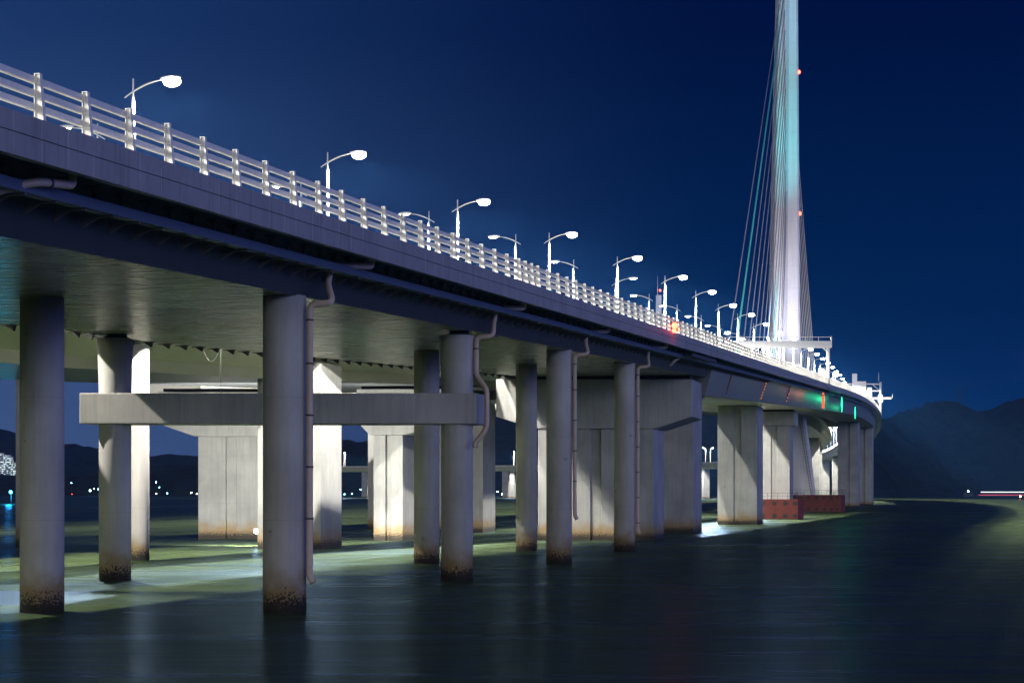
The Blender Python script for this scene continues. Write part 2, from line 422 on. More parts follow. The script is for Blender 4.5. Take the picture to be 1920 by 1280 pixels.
# hangers and gussets that carry the cable trays
def hanger_mesh(far_side=False):
    mb = MB()
    mb.box((-1.50,-.05,-1.24),(-1.40,.05,-.98)); mb.box((-1.49,-.05,-1.0),(-1.41,.05,-.86))
    mb.box((-1.62,-.16,-.86),(-1.28,.16,-.775)); mb.box((-1.54,-.10,-.93),(-1.36,.10,-.86))
    return mb.mesh('hanger', M['dark'])
def gusset_mesh():
    mb = MB(); mb.prism([(-1.66,-.03,-1.50),(-2.2,-.03,-1.50),(-2.2,-.03,-1.80)], [(-1.66,.03,-1.50),(-2.2,.03,-1.50),(-2.2,.03,-1.80)])
    mb.box((-2.2,-.05,-1.525),(-1.25,.05,-1.475)); return mb.mesh('tray_bracket', M['gusset'])
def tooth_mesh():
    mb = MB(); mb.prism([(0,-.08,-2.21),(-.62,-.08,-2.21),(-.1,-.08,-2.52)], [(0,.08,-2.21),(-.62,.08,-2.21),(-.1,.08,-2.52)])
    mb.box((-.75,-.09,-2.26),(.1,.09,-2.215)); return mb.mesh('tray_bracket', M['black'])  # black colour stands for the shade on these far-side brackets
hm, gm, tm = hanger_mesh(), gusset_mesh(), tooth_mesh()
def yaw(T): return math.atan2(T.y, T.x) - PI/2
def repeat_parts(name, me, parent, start, step, stop, nfun, limit, mats):
    d = start; i = 0; rest = MB()
    while d < stop:
        c, T, L = MAIN.at(d); loc = c + L*nfun(d)
        if i < limit: inst(name, me, loc, yaw(T), parent)
        else:
            R = Matrix.Translation(loc) @ Matrix.Rotation(yaw(T), 4, 'Z'); b = rest.verts([R @ v.co for v in me.vertices])
            for p in me.polygons: rest.face([b+q for q in p.vertices], 0)
        d += step; i += 1
    if rest.f: rest.build(name, mats, parent)['kind'] = 'stuff'
S0 = S(36)
repeat_parts('hanger', hm, deck1, S0+.4, 1.5, S(300), lambda d: 0, 100, M['dark'])
repeat_parts('tray_bracket', gm, deck1, S0+1.1, 1.5, S(210), lambda d: 0, 60, M['gusset'])
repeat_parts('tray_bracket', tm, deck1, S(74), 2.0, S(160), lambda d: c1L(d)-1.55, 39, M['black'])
for a, b in ((326,392),(411,680)):  # added slabs close the deck gap so lamp light stays off below
    sweep('light_block_slab', srange(S(a),S(b),5), lambda d: [(c1L(d)+.006,-.78),(c2R(d)-.012,-.78),(c2R(d)-.012,-.5),(c1L(d)+.006,-.5)], M['road'], deck1)
# maintenance bays that bulge out of the fascia, and a dark platform below it
for y0, y1 in ((236,244),(276,286)):
    sweep('fascia_bay', srange(S(y0),S(y1),2), rect(-.22,-.003,-.72,-.05), M['fascia'], deck1)
sweep('inspection_platform', srange(S(140),S(154),3), rect(.35,1.15,-1.36,-1.10), M['dark'], deck1)

# ------------------------------------------------------------------ railing on the near fascia
rail = thing('bridge_railing', 'white steel railing of three rails running along the top of the near fascia', 'railing', tuple(MAIN.pt(S(30),.15,0)))
def post_mesh():
    mb = MB()                       # x outward, y along the road
    def plate(p, t0, t1): mb.prism([(x,t0,z) for x,z in p], [(x,t1,z) for x,z in p])
    plate([(-.235,.012),(-.02,.012),(-.125,1.1),(-.235,1.1)], -.012, .012)                 # tapered web
    plate([(-.252,.012),(-.235,.012),(-.235,1.1),(-.252,1.1)], -.065, .065)                # inner flange
    plate([(-.02,.012),(-.003,.012),(-.108,1.1),(-.125,1.1)], -.065, .065)                 # outer flange
    mb.box((-.262,-.09,0),(.0,.09,.012)); mb.box((-.256,-.068,1.1),(-.104,.068,1.115))
    for z in (.36,.68,1.0):
        for dz in (-.03,.03): mb.tube([(-.19,-.03,z+dz),(-.19,-.012,z+dz)], .016, 6)
        plate([(-.235,z-.13),(-.08,z-.13),(-.08,z-.118),(-.235,z-.118)], -.06, .06)
    return mb.mesh('post', M['post'])
pm = post_mesh(); d = S(38.0); i = 0; rest = MB(); extra = 0
while d < S(980):
    c, T, L = MAIN.at(d)
    if i < 100: inst('post', pm, c, yaw(T), rail)
    else:
        R = Matrix.Translation(c) @ Matrix.Rotation(yaw(T), 4, 'Z'); b = rest.verts([R @ v.co for v in pm.vertices])
        for p in pm.polygons: rest.face([b+q for q in p.vertices], 0)
    i += 1; d += 1.3 if 22 <= i <= 24 else 2.27
rest.build('post', M['post'], rail)['kind'] = 'stuff'
rs = srange(S(30), S(420), 4) + srange(S(420), S(985), 9)[1:]
for z in (.985,.665,.345):
    sweep('rail', rs, lambda d, z=z: [(.262,z-.07),(.285,z-.088),(.36,z-.088),(.39,z-.065),(.39,z+.065),(.36,z+.088),(.285,z+.088),(.262,z+.07)], M['rail'], rail)

# ------------------------------------------------------------------ far carriageway
J2 = S(172)
deck2 = thing('road_bridge', 'second carriageway beyond the gap, its yellow-lit box girder seen under the near deck', 'bridge deck', tuple(MAIN.pt(S(50), c2R(S(50)), 0)))
def slab2a(d):
    R = c2R(d); L = R + c2w(d); return [(R,-.45),(R,-.72),(R+4.0,-2.3),(R+4.2,-3.1),(L-4.2,-3.1),(L-4.0,-2.3),(L,-.72),(L,-.45)]
sweep('box_girder', srange(S(30), J2, 4), slab2a, [M['road'],M['gweb'],M['steelweb']], deck2, mi=[1,1,1,2,1,1,1,0])
def slab2b(d):
    R = c2R(d); L = R + 15.5; return [(R,-.45),(R,-.72),(R+1.9,-.9),(R+2.8,-4.05),(L-2.8,-4.05),(L-1.9,-.9),(L,-.72),(L,-.45)]
f2 = srange(J2, S(420), 5) + srange(S(420), END, 9)[1:]
sweep('box_girder', f2, slab2b, [M['road'],M['gweb'],M['girder']], deck2, mi=[1,1,1,2,1,1,1,0])
sweep('parapet', srange(S(30), J2, 4)+f2[1:], lambda d: [(c2R(d)-.003,-1.0),(c2R(d)+.27,-.448),(c2R(d)+.27,.35),(c2R(d)-.003,.35)], M['parapet'], deck2)
sweep('parapet', f2, lambda d: [(c2R(d)+15.23,-.448),(c2R(d)+15.503,-1.0),(c2R(d)+15.503,.35),(c2R(d)+15.23,.35)], M['parapet'], deck2)
RP = Path([(-31,171,13.5),(-22.2,210,15.0),(-12.6,255,16.7),(-3.0,300,18.4),(8,355,20.4),(22,430,23),(40,520,25)])
deck3 = thing('road_bridge', 'left slip-road deck with a bright lit web between the second carriageway and the hills', 'bridge deck', tuple(RP.pt(0,0,0)))
sweep('box_girder', srange(0, RP.len-1, 6), lambda d: [(-2.6,-.45),(-2.6,-.75),(0,-.95),(.3,-3.7),(7.7,-3.7),(8,-.95),(10.6,-.75),(10.6,-.45)], [M['road'],M['girder'],M['girder']], deck3, RP, mi=[1,1,1,2,1,1,1,0])
sweep('parapet', srange(0, RP.len-1, 6), lambda d: [(-2.603,-1.0),(-2.603,.35),(-2.33,.35),(-2.33,-.448)], M['parapet'], deck3, RP)

# ------------------------------------------------------------------ columns and piers
def soffit_z(x, y, depth=2.35):
    d, n = MAIN.project(x, y); return MAIN.at(d)[0].z - depth
def column(x, y, r, top, label, name='concrete_column', parent=None, flare=0):
    mb = MB(); prof = [(r,-4),(r,top-3.2)]
    if flare: prof += [(r+flare*.15,top-2.2),(r+flare*.45,top-1.2),(r+flare*.9,top-.4),(r+flare,top)]
    else: prof += [(r,top)]
    mb.lathe((x,y,0), prof, 40)
    if parent: return mb.build('column', M['col'], parent)
    return tag(mb.build(name, M['col']), label, 'column', 'round concrete columns under the bridge')
cols = [(-17.4,63.2,'thick round grey column at the far left of the photo, dark along its right side'),
        (-8.42,63.2,'thick round grey column left of the centre, standing nearest, with a long drainpipe on its right'),
        (-5.35,107,'round column with a violet right side just left of the portal frame right column'),
        (2.95,107,'round violet-lit column right of the portal frame with a drainpipe ending above the water'),
        (1.09,129.5,'slim round column between the open water gap and its violet neighbour with the pipe'),
        (8.48,128.5,'slim round violet column furthest right, standing in front of the wide pier'),]
for x, y, l in cols: column(x, y, .80, soffit_z(x,y)+.02, l)
column(-24.4, 111, .80, soffit_z(-24.4,111,1.6), 'round column behind the left leg of the portal frame with yellow tide stains')
column(-39.3, 138, .80, soffit_z(-39.3,138,2.5), 'bright lit round column half hidden behind the far left column')
# portal frame: two flared columns and a crossbeam
pf = thing('portal_pier', 'concrete portal frame of two flared columns joined by a long horizontal beam', 'bridge pier', (-11.4,86,0))
for x in (-20.0,-2.77):
    tz = soffit_z(x,86)-.22
    column(x, 86, .80, tz, None, parent=pf, flare=.10)
    MB().lathe((x+.1,86,tz), [(.62,0),(.62,.08),(.5,.08),(.5,.23)], 24).build('bearing_gap_fill', M['black'], pf)
mb = MB(); z0, z1 = CAM_Z+3.42, CAM_Z+4.95
mb.prism([(-21.55,85.0,z0),(-1.80,85.0,z0),(-1.80+SK*2,87.0,z0),(-21.55+SK*2,87.0,z0)], [(-21.55,85.0,z1),(-1.80,85.0,z1),(-1.80+SK*2,87.0,z1),(-21.55+SK*2,87.0,z1)])
bo = mb.build('crossbeam', M['beam'], pf); bv = bo.modifiers.new('bevel','BEVEL'); bv.width = .04; bv.segments = 2

def pier(x0, x1, y, depth, ztop, label, groove=True, cap=None, gap=True, base=-4, group='rectangular concrete piers'):
    """skewed rectangular pier: front faces the water, sides run along the road"""
    p = thing('bridge_pier', label, 'bridge pier', ((x0+x1)/2, y, 0), group=group)
    def q(x, d): return (x+SK*d, y+d)
    xc = (x0+x1)/2; gw = min(.5, (x1-x0)*.09)
    plan = [q(x0,0)]
    if groove: plan += [q(xc-gw,0), q(xc-gw,.35), q(xc+gw,.35), q(xc+gw,0)]
    plan += [q(x1,0), q(x1,depth)]
    if groove: plan += [q(xc+gw,depth), q(xc+gw,depth-.35), q(xc-gw,depth-.35), q(xc-gw,depth)]
    plan += [q(x0,depth)]
    st = cap[2] if cap else ztop
    o = MB().prism([(a,b,base) for a,b in plan], [(a,b,st) for a,b in plan]).build('shaft', M['pier'], p)
    bv = o.modifiers.new('bevel','BEVEL'); bv.width = .05; bv.segments = 2
    if cap:
        cx0, cx1, zb2, zb1 = cap; f, bk = -.28, depth+.28
        prof = [(cx0,zb1),(x0-.28,zb2),(x1+.28,zb2),(cx1,zb1),(cx1,ztop),(cx0,ztop)]
        o = MB().prism([(x+SK*f,y+f,z) for x,z in prof], [(x+SK*bk,y+bk,z) for x,z in prof]).build('cap', M['pier'], p)
        bv = o.modifiers.new('bevel','BEVEL'); bv.width = .05; bv.segments = 2
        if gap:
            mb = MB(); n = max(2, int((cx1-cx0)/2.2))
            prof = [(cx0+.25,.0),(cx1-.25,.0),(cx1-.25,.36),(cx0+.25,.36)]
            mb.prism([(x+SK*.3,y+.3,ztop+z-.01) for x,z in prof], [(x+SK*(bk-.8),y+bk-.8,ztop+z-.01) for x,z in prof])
            mb.build('bearing_gap_fill', M['black'], p)  # solid black block draws the shade of the open gap above the cap
    return p
zE = soffit_z(8,158)-.30
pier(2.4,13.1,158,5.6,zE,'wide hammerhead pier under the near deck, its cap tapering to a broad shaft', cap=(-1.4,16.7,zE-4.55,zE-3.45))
pier(9.5,19.75,186,6.2,soffit_z(15,186,4.06),'tall grooved pier with a blue right side just behind the hammerhead pier')
pier(28.3,33.75,235,7.0,soffit_z(31,235,4.06),'pale grooved pier with a diagonal shadow standing alone right of the red light pool')
zH = soffit_z(45,290,4.08)-.3
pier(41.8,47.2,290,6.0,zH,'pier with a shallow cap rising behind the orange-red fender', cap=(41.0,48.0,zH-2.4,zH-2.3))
pier(96.2,102.2,504,10,soffit_z(99,504,4.06),'dark blue pier right of the fenders near the bend of the bridge')
pier(118.5,124.5,590,10,soffit_z(121,590,4.06),'narrow far pier tucked behind the dark blue pier at the bend')
zA = soffit_z(-27,162,3.1)-.3
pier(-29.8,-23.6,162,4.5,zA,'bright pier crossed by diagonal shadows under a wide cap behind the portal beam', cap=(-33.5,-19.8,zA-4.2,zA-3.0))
pier(-20.0,-15.0,134,4.5,soffit_z(-17,134,1.8),'white-lit square pier half hidden behind the nearest column', groove=False)
zC = soffit_z(-11,157,3.1)-.3
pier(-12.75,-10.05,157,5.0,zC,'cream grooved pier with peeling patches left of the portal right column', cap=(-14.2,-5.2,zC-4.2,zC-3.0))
pier(-8.2,-3.2,188,5,soffit_z(-6,188,4.04),'pale pier edge showing right of the portal frame beside the open gap', groove=False)
pier(-17.75,-13.8,210,5,soffit_z(-16,210,3.75),'thin dark pier edge left of the cream pier', groove=False)
for y in (235,290): pier(-21.5+SK*y-33,-21.5+SK*y-27,y,6,soffit_z(-21.5+SK*y-30,y,4.04),'hidden support of the second carriageway at %d metres' % y if False else ('grooved support of the second carriageway behind the hammerhead pier' if y == 235 else 'rear support of the second carriageway behind the tall grooved pier'))
# piers of the far bend
for i, d in enumerate(srange(S(720), END-20, 62)):
    for k, n in enumerate((8.5, 28)):
        c, T, L = MAIN.at(d); p = c + L*n; w = 3.0; t = 2.4
        pl = [p-L*w-T*t, p+L*w-T*t, p+L*w+T*t, p-L*w+T*t]
        o = MB().prism([(a.x,a.y,-4) for a in pl], [(a.x,a.y,c.z-4.04) for a in pl]).build('bridge_pier', M['pier'])
        tag(o, 'small distant pier under the far bend of the bridge', 'bridge pier', 'piers under the far bend')

# ------------------------------------------------------------------ drainpipes
def pipe(pts, r, label, joints):
    o = thing('drain_pipe', label, 'drainpipe', tuple(pts[-1]), group='plastic drainpipes on the columns')
    sm = [Vector(pts[0])]
    for a, b, c in zip(pts, pts[1:], pts[2:]):
        a, b, c = Vector(a), Vector(b), Vector(c)
        k = min(.28, (b-a).length*.4, (c-b).length*.4)
        p0 = b+(a-b).normalized()*k; p2 = b+(c-b).normalized()*k
        for t in (0,.25,.5,.75,1): sm.append(p0*(1-t)**2 + b*2*t*(1-t) + p2*t*t)
    sm.append(Vector(pts[-1]))
    MB().tube(sm, r, 14).build('pipe', M['pipe'], o)
    for a, b in joints:
        a, b = Vector(a), Vector(b); MB().tube([a,b], r*1.18, 14).build('clamp', M['clamp'], o)
    return o
def col_pipe(x, y, label, zend, kink=None):
    px, py = x+.80+.17, y-.35; d, n = MAIN.project(px, py); c, T, L = MAIN.at(d)
    sz = c.z-2.35
    wing = MAIN.pt(d+2.4, .75, -.78); e1 = MAIN.pt(d+2.4, .75, -1.10); e2 = MAIN.pt(d+1.0, 1.80, -1.16); e3 = MAIN.pt(d+.8, 1.92, -1.80)
    hx = Vector((px+.85, py+.0, sz-.25)); top = Vector((px, py, sz-.32))
    pts = [wing, e1, e2, e3, hx, top]
    if kink: pts += [Vector((px,py,kink[0])), Vector((px+.55,py-.55,kink[0]-.75)), Vector((px+.55,py-.55,kink[1])), Vector((px-.05,py-.5,kink[1]-.75)), Vector((px-.05,py-.5,kink[1]-.95))]; zend = None
    else: pts += [Vector((px,py,zend)), Vector((px+.14,py-.05,zend-.26))]
    js = []; z = top.z-.6
    while z > (zend or kink[0]) + .3:
        js.append(((px,py,z),(px,py,z+.06))); z -= 1.9 if z < top.z-2 else 1.6
    pipe(pts, .125, label, js)
col_pipe(-8.42,63.2,'brown drainpipe down the right side of the nearest column, ending above the water',1.35)
col_pipe(-2.77,86,'brown drainpipe that bends around the right end of the portal beam',0,(CAM_Z+5.9,CAM_Z+3.2))
col_pipe(2.95,107,'thin drainpipe on the violet column, cut off well above the water',3.0)
col_pipe(8.48,128.5,'thin drainpipe on the furthest right round column',1.6)
# the short outlet at the far left, under the fascia
d0 = S(41.5)
pipe([MAIN.pt(d0+1.3,.75,-.78), MAIN.pt(d0+1.3,.75,-1.12), MAIN.pt(d0,1.0,-1.2), MAIN.pt(d0-.7,1.75,-1.5), MAIN.pt(d0-1.2,2.2,-2.1), MAIN.pt(d0-2.2,2.7,-2.6)], .11, 'short bent drainpipe below the fascia at the far left edge', [(MAIN.pt(d0+.5,.92,-1.17), MAIN.pt(d0+.42,.93,-1.175))])
d0 = S(141)
pipe([MAIN.pt(d0+2.6,.75,-.78), MAIN.pt(d0+2.6,.75,-1.1), MAIN.pt(d0,1.1,-1.2), MAIN.pt(d0-.9,1.75,-1.6), MAIN.pt(d0-1.2,2.2,-2.1)], .11, 'short bent drainpipe below the fascia under the red warning lamps', [(MAIN.pt(d0+.5,1.02,-1.17), MAIN.pt(d0+.42,1.03,-1.175))])
# loose cable hanging from the deck edge
a, b = at(375,640,112), at(413,672,112)
pts = []
for i in range(13):
    t = i/12; p = a.lerp(at(414,652,112), t); p.z -= 1.0*math.sin(PI*t)*1.1; pts.append(p)
MBc = MB().tube(pts, .022, 6); MBc.tube([at(414,640,112), at(414,738,112)], .016, 6)
tag(MBc.build('loose_cable', M['dark']), 'thin loose black cable sagging below the deck between the two left columns', 'cable')

# ------------------------------------------------------------------ street lamps
LAMP_H = 12.0
def lamp_meshes():
    pole = MB().tube([(0,0,-.5),(0,0,0),(0,0,6),(0,0,LAMP_H-1.3),(0,0,LAMP_H-.9),(0,0,LAMP_H)], [.15,.15,.12,.095,.05,.045], 12)
    pole.box((-.22,-.22,-.5),(.22,.22,-.42))
    pts = []
    for i in range(15):
        t = i/14; x = -.50+2.25*t; pts.append((x, 0, LAMP_H-1.0 + .82*(1-(1-t)**1.8)))
    arm = MB().tube(pts, [.025+.03*math.sin(PI*min(1,i/14*.9+.1)) for i in range(15)], 8)
    head = MB(); head.ellipsoid((2.2,0,LAMP_H-.10), (.62,.24,.14), 16, 8)
    lens = MB(); lens.ellipsoid((2.28,0,LAMP_H-.30), (.50,.36,.28), 18, 10)
    low = MB(); low.ellipsoid((2.25,0,LAMP_H-.20), (.44,.19,.10), 16, 8)
    return (pole.mesh('pole', M['white']), arm.mesh('arm', M['white']), head.mesh('lamp_head', M['white']), lens.mesh('lens', M['lens']), low.mesh('lens', M['lens']))
LM = lamp_meshes()
def far_lamp_mesh():
    mb = MB().tube([(0,0,-.4),(0,0,LAMP_H-1),(0,0,LAMP_H)], [.15,.11,.05], 6)
    mb.tube([(-.5,0,LAMP_H-1),(.6,0,LAMP_H-.45),(1.8,0,LAMP_H-.2)], .05, 5)
    mb.ellipsoid((2.25,0,LAMP_H-.25), (.6,.3,.22), 8, 6, 1); return mb.mesh('street_lamp', [M['white'], M['lens']])
FM = far_lamp_mesh()
def lamp_data(energy, name, col=(1.0,.95,.83)):
    ld = bpy.data.lights.new(name, 'SPOT'); ld.energy = energy; ld.color = col
    ld.spot_size = math.radians(166); ld.spot_blend = .22; ld.shadow_soft_size = .18; return ld
LE = lamp_data(74000, 'street_light')
def street_lamp(x, y, z, rz, label, group, first=[None]):
    t = thing('street_lamp', label, 'street lamp', (x,y,z), rz, group)
    for n, me in zip(('pole','arm','lamp_head'), LM):
        o = bpy.data.objects.new(n, me); C.objects.link(o); o.parent = t
    l = bpy.data.objects.new('lens', LM[3] if group == G1 else LM[4]); C.objects.link(l); l.parent = o
    g = bpy.data.objects.new('lamp_light', LE); C.objects.link(g); g.parent = t; g.location = (2.3,0,LAMP_H-.80)
    return t
def bare_lamp(x, y, z, rz, label, group, lit=None):
    lit = lit or LE; o = bpy.data.objects.new('street_lamp', FM); C.objects.link(o); o.location = (x,y,z); o.rotation_euler = (0,0,rz)
    tag(o, label, 'street lamp', group)
    if lit:
        g = bpy.data.objects.new('lamp_light', lit); C.objects.link(g); g.parent = o; g.location = (2.3,0,LAMP_H-.72)
G1, G2 = 'street lamps on the near carriageway', 'street lamps on the second carriageway'
def lamp_at(d, n, right, label, group, far=False):
    c, T, L = MAIN.at(d); p = c + L*n; a = -L if right else L; rz = math.atan2(a.y, a.x)
    (bare_lamp if far else street_lamp)(p.x, p.y, c.z-.23, rz, label, group)
for i, (d, n) in enumerate(t1):
    lab = 'lit street lamp with right arm, %s from the left in the near row' % ORD[i-3] if i > 2 else 'street lamp of the near row standing outside the left edge'
    lamp_at(d, n, True, lab, G1)
for i, (d, n) in enumerate(t2):
    r = (i == 6)
    lab = ('lit street lamp of the back row whose arm points right' if r else
           'street lamp with left arm, %s from the left in the back row' % ORD[(i if i < 6 else i-1)-1]) if i > 0 else 'street lamp of the back row outside the left edge'
    lamp_at(d, n, r, lab, G2)
d = t1[-1][0]+24; i = 0
while d < END-10:
    y = MAIN.at(d)[0].y
    if y < 470: lamp_at(d, 15.3-.55, True, 'small street lamp near the gantry leg, %s along the row past the tower' % ORD[i], G1); i += 1
    else: lamp_at(d, 15.3-.55, True, 'tiny lit street lamp far along the bend of the bridge, arm to the right', 'distant street lamps along the bend', True)
    d += 24
d = t2[-1][0]+24
while d < END-10:
    lamp_at(d, 20.4+.55, False, 'tiny lit street lamp far along the bend of the bridge, arm to the left', 'distant lamps of the second carriageway', True); d += 24
# small floodlight low on the left side of the white square pier
f = thing('floodlight', 'small glowing floodlight low on the left side of the white square pier', 'floodlight', (-20.2,137.2,1.2))
MB().box((-20.25,136.9,.9),(-18.9,137.5,1.05)).build('bracket', M['dark'], f)
MB().box((-20.5,136.85,1.05),(-20.0,137.55,1.5)).build('lamp_head', M['white'], f)
MB().ellipsoid((-20.5,136.9,1.32), (.22,.2,.2), 14, 10).build('lens', M['lens'], f)
ld = bpy.data.lights.new('floodlight_beam','SPOT'); ld.energy = 30000; ld.color = (1,.97,.86); ld.spot_size = math.radians(110); ld.spot_blend = .25; ld.shadow_soft_size = .15
o = bpy.data.objects.new('floodlight_beam', ld); C.objects.link(o); o.location = (-21.1,138.2,1.6)
o.rotation_euler = (Vector((-27,162,9))-Vector((-21.1,138.2,1.6))).to_track_quat('-Z','Y').to_euler(); adopt(o, f)

# ------------------------------------------------------------------ cable-stayed tower
TY = 400.0; TX = 64.2
tw = thing('bridge_tower', 'tall white cable-stayed tower glowing teal above the deck and cut off by the frame', 'tower', (TX,TY,0))
def ring(xl, xr, y0, y1, z, c=.5):
    return [(xl+c,y0,z),(xr-c,y0,z),(xr,y0+c,z),(xr,y1-c,z),(xr-c,y1,z),(xl+c,y1,z),(xl,y1-c,z),(xl,y0+c,z)]
mb = MB(); lv = [(56,71.2,395,408,-3),(58.2,69.6,396,407,12),(60.2,67.6,397,406,28),(60.9,67.1,397.3,405.7,45),(61.5,67.0,397.8,405.2,80),(62.4,66.8,398.2,404.5,122),(62.8,66.7,398.6,404,142)]
ks = [mb.verts(ring(*l)) for l in lv]
for a, b in zip(ks, ks[1:]):
    for j in range(8): mb.face((a+j, a+(j+1)%8, b+(j+1)%8, b+j))
mb.face([ks[-1]+j for j in range(8)]); mb.face([ks[0]+j for j in range(8)][::-1])
mb.build('shaft', M['tower'], tw)
mb = MB().prism([(63.2,397.0,30),(64.0,397.0,30),(64.0,397.9,30),(63.2,397.9,30)], [(64.2,398.3,140),(64.8,398.3,140),(64.8,398.9,140),(64.2,398.9,140)])
mb.build('anchor_strip', M['groove'], tw)
for u, zz in ((66.95,102.5),(67.15,69.5)):
    MB().ellipsoid((u+.1,398.6,zz), (.35,.35,.45), 10, 8).build('aviation_lamp', M['red_lamp'], tw)
axis = lambda y: MAIN.pt(S(y), 18.2, -.3)
GC = 'stay cables of the tower'
nf = 13
for i in range(nf):
    t = i/(nf-1); yd = 286 + 100*t**.92; za = 126 - 55*t
    a = axis(yd); b = Vector((64.0 - .35*(1-t), 398.4-.5*t, za))
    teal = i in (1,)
    o = MB().tube([a,b], .10 if not teal else .17, 8).build('stay_cable', M['cable_teal_lit'] if teal else M['cable'])
    tag(o, ('stay cable with teal light painted on, left of the tower, second from the outside' if teal else 'pale stay cable left of the tower, %s from the outside of the fan' % ORD[i]), 'cable', GC)
for i in range(nf):
    t = i/(nf-1); yd = 520 - 100*t; za = 126 - 55*t
    a = axis(yd); b = Vector((64.6, 404.6, za))
    o = MB().tube([a,b], .11, 8).build('stay_cable', M['cable'])
    tag(o, 'pale stay cable close behind the right edge of the tower, %s from the outside' % ORD[i], 'cable', GC)
def spot(loc, target, energy, col, size, parent, blend=1.0, rad=.4):
    ld = bpy.data.lights.new('floodlight_beam', 'SPOT'); ld.energy = energy; ld.color = col; ld.spot_size = math.radians(size); ld.spot_blend = blend; ld.shadow_soft_size = rad
    o = bpy.data.objects.new('floodlight_beam', ld); C.objects.link(o); o.location = loc
    o.rotation_euler = (Vector(target)-Vector(loc)).to_track_quat('-Z','Y').to_euler(); adopt(o, parent)
def floodlight(x, y, label, target, energy, col, size):
    z = soffit_z(x, y, 0)
    f = thing('floodlight', label, 'floodlight', (x,y,z-.4), group='floodlights at the tower foot')
    MB().box((x-.05,y-.05,z-.45),(x+.05,y+.05,z+.5)).build('stand', M['white'], f)
    MB().box((x-.35,y-.2,z+.5),(x+.35,y+.2,z+.95)).build('lamp_head', M['white'], f)
    spot((x,y+.3,z+1.1), target, energy, col, size, f)
floodlight(60.0,375,'white floodlight on the median left of the tower foot',(64,398,50),60000,(.86,.84,1.0),50)
floodlight(56.5,366,'teal floodlight further left on the median before the tower',(64.5,398,103),300000,(.06,.9,.95),27)
floodlight(53.5,355,'blue floodlight on the median farthest from the tower',(64,398,128),300000,(.38,.6,1.0),14)

# second, distant tower
dt = thing('bridge_tower', 'small distant white tower top between two street lamps with a red light on it', 'tower', (120.4,1400,0))
MB().prism([(117.5,1398,-3),(123.2,1398,-3),(123.2,1404,-3),(117.5,1404,-3)], [(118.2,1398.4,166),(122.4,1398.4,166),(122.4,1403,166),(118.2,1403,166)]).build('shaft', M['tower'], dt)
MB().tube([(119.4,1400,166),(119.4,1400,182)], [.25,.12], 6).build('mast', M['white'], dt)
MB().ellipsoid((121.4,1399.5,170), (.8,.8,.8), 8, 6).build('aviation_lamp', M['red_lamp'], dt)
f2 = thing('floodlight', 'far floodlight on the deck before the distant tower', 'floodlight', (120,1330,26))
MB().box((119,1329.5,24),(121,1330.5,27)).build('lamp_head', M['white'], f2)
spot((120,1331.5,28),(120.3,1400,150),400000,(.85,.85,1),60,f2)

# ------------------------------------------------------------------ fenders round tower and pier
def fender(name_label, x0, x1, y0, y1, z0, z1, holes):
    f = thing('ship_fender', name_label, 'fender', ((x0+x1)/2,y0,0), group='red ship fenders')
    c = 1.2
    pl = [(x0+c,y0),(x1-c,y0),(x1,y0+c),(x1,y1-c),(x1-c,y1),(x0+c,y1),(x0,y1-c),(x0,y0+c)]
    MB().prism([(a,b,z0) for a,b in pl], [(a,b,z1) for a,b in pl]).build('wall', M['fender'], f)
    for hx in holes:
        for hz in (z0+.55, z1-.65):
            r = random.uniform(.32,.40)
            MB().tube([(hx,y0-.10,hz),(hx,y0+.1,hz)], r, 12).build('rubber_block', M['rubber'], f)
    rl = MB(); z = z1
    edge = pl + [pl[0]]
    for a, b in zip(edge, edge[1:]):
        L = math.dist(a,b); n = max(1, int(L/1.6))
        for i in range(n):
            p = (a[0]+(b[0]-a[0])*i/n, a[1]+(b[1]-a[1])*i/n); rl.tube([(*p,z-.02),(*p,z+1.05)], .03, 6)
        for h in (.55,1.05): rl.tube([(*a,z+h),(*b,z+h)], .025, 6)
    rl.build('guard_rail', M['dark'], f)
    return f
fender('orange-red fender box with black rubber blocks at the foot of the capped pier', 39.5,48.6,283,300,.05,3.3,[41.6,43.5,45.3,46.9])
fender('dark red fender box standing in shade left of the dark blue pier', 58.5,76.0,388,412,.05,3.9,[60.2,62,63.8,65.6,67.4,69.2,71,72.6,74])
# ladder on the tower leg
ld = MB()
for s in (-.25,.25): ld.tube([(69.4+s,394.6,3.9),(66.9+s,396.5,22)], .05, 6)
for i in range(28):
    t = i/27; ld.tube([(69.15-2.5*t,394.6+1.9*t,3.9+18.1*t),(69.65-2.5*t,394.6+1.9*t,3.9+18.1*t)], .03, 5)
tag(ld.build('ladder', M['dark']), 'dark access ladder climbing the lower leg of the tower', 'ladder')

# ------------------------------------------------------------------ signs and lights on the deck
gy = 281.0; c, T, L = MAIN.at(S(gy)); gx = c.x-.05; gz = c.z
g = thing('sign_gantry', 'white gantry with one long beam over the road in front of the tower', 'gantry', (gx,gy,gz))
MB().tube([(gx,gy,gz-.6),(gx,gy,gz+6.0)], .30, 16).build('leg', M['white'], g)
mb = MB().box((gx-16.8,gy-.45,gz+5.9),(gx+.55,gy+.45,gz+7.0)); mb.build('beam', M['white'], g)
mb = MB()
for i in range(9): mb.box((gx-16.4+i*2.1,gy-.44,gz+7.003),(gx-16.3+i*2.1,gy-.36,gz+7.6))
mb.box((gx-16.8,gy-.45,gz+7.6),(gx+.55,gy-.37,gz+7.68)); mb.box((gx+.45,gy-.45,gz+7.003),(gx+.55,gy-.37,gz+7.85)); mb.build('walkway_rail', M['white'], g)
MB().tube([(gx,gy,gz+5.2),(gx-.9,gy,gz+5.93)], .12, 8).build('brace', M['white'], g)
c, T, L = MAIN.at(S(299)); r = thing('round_sign', 'white round traffic sign on a short pole right of the gantry leg', 'sign', tuple(c))
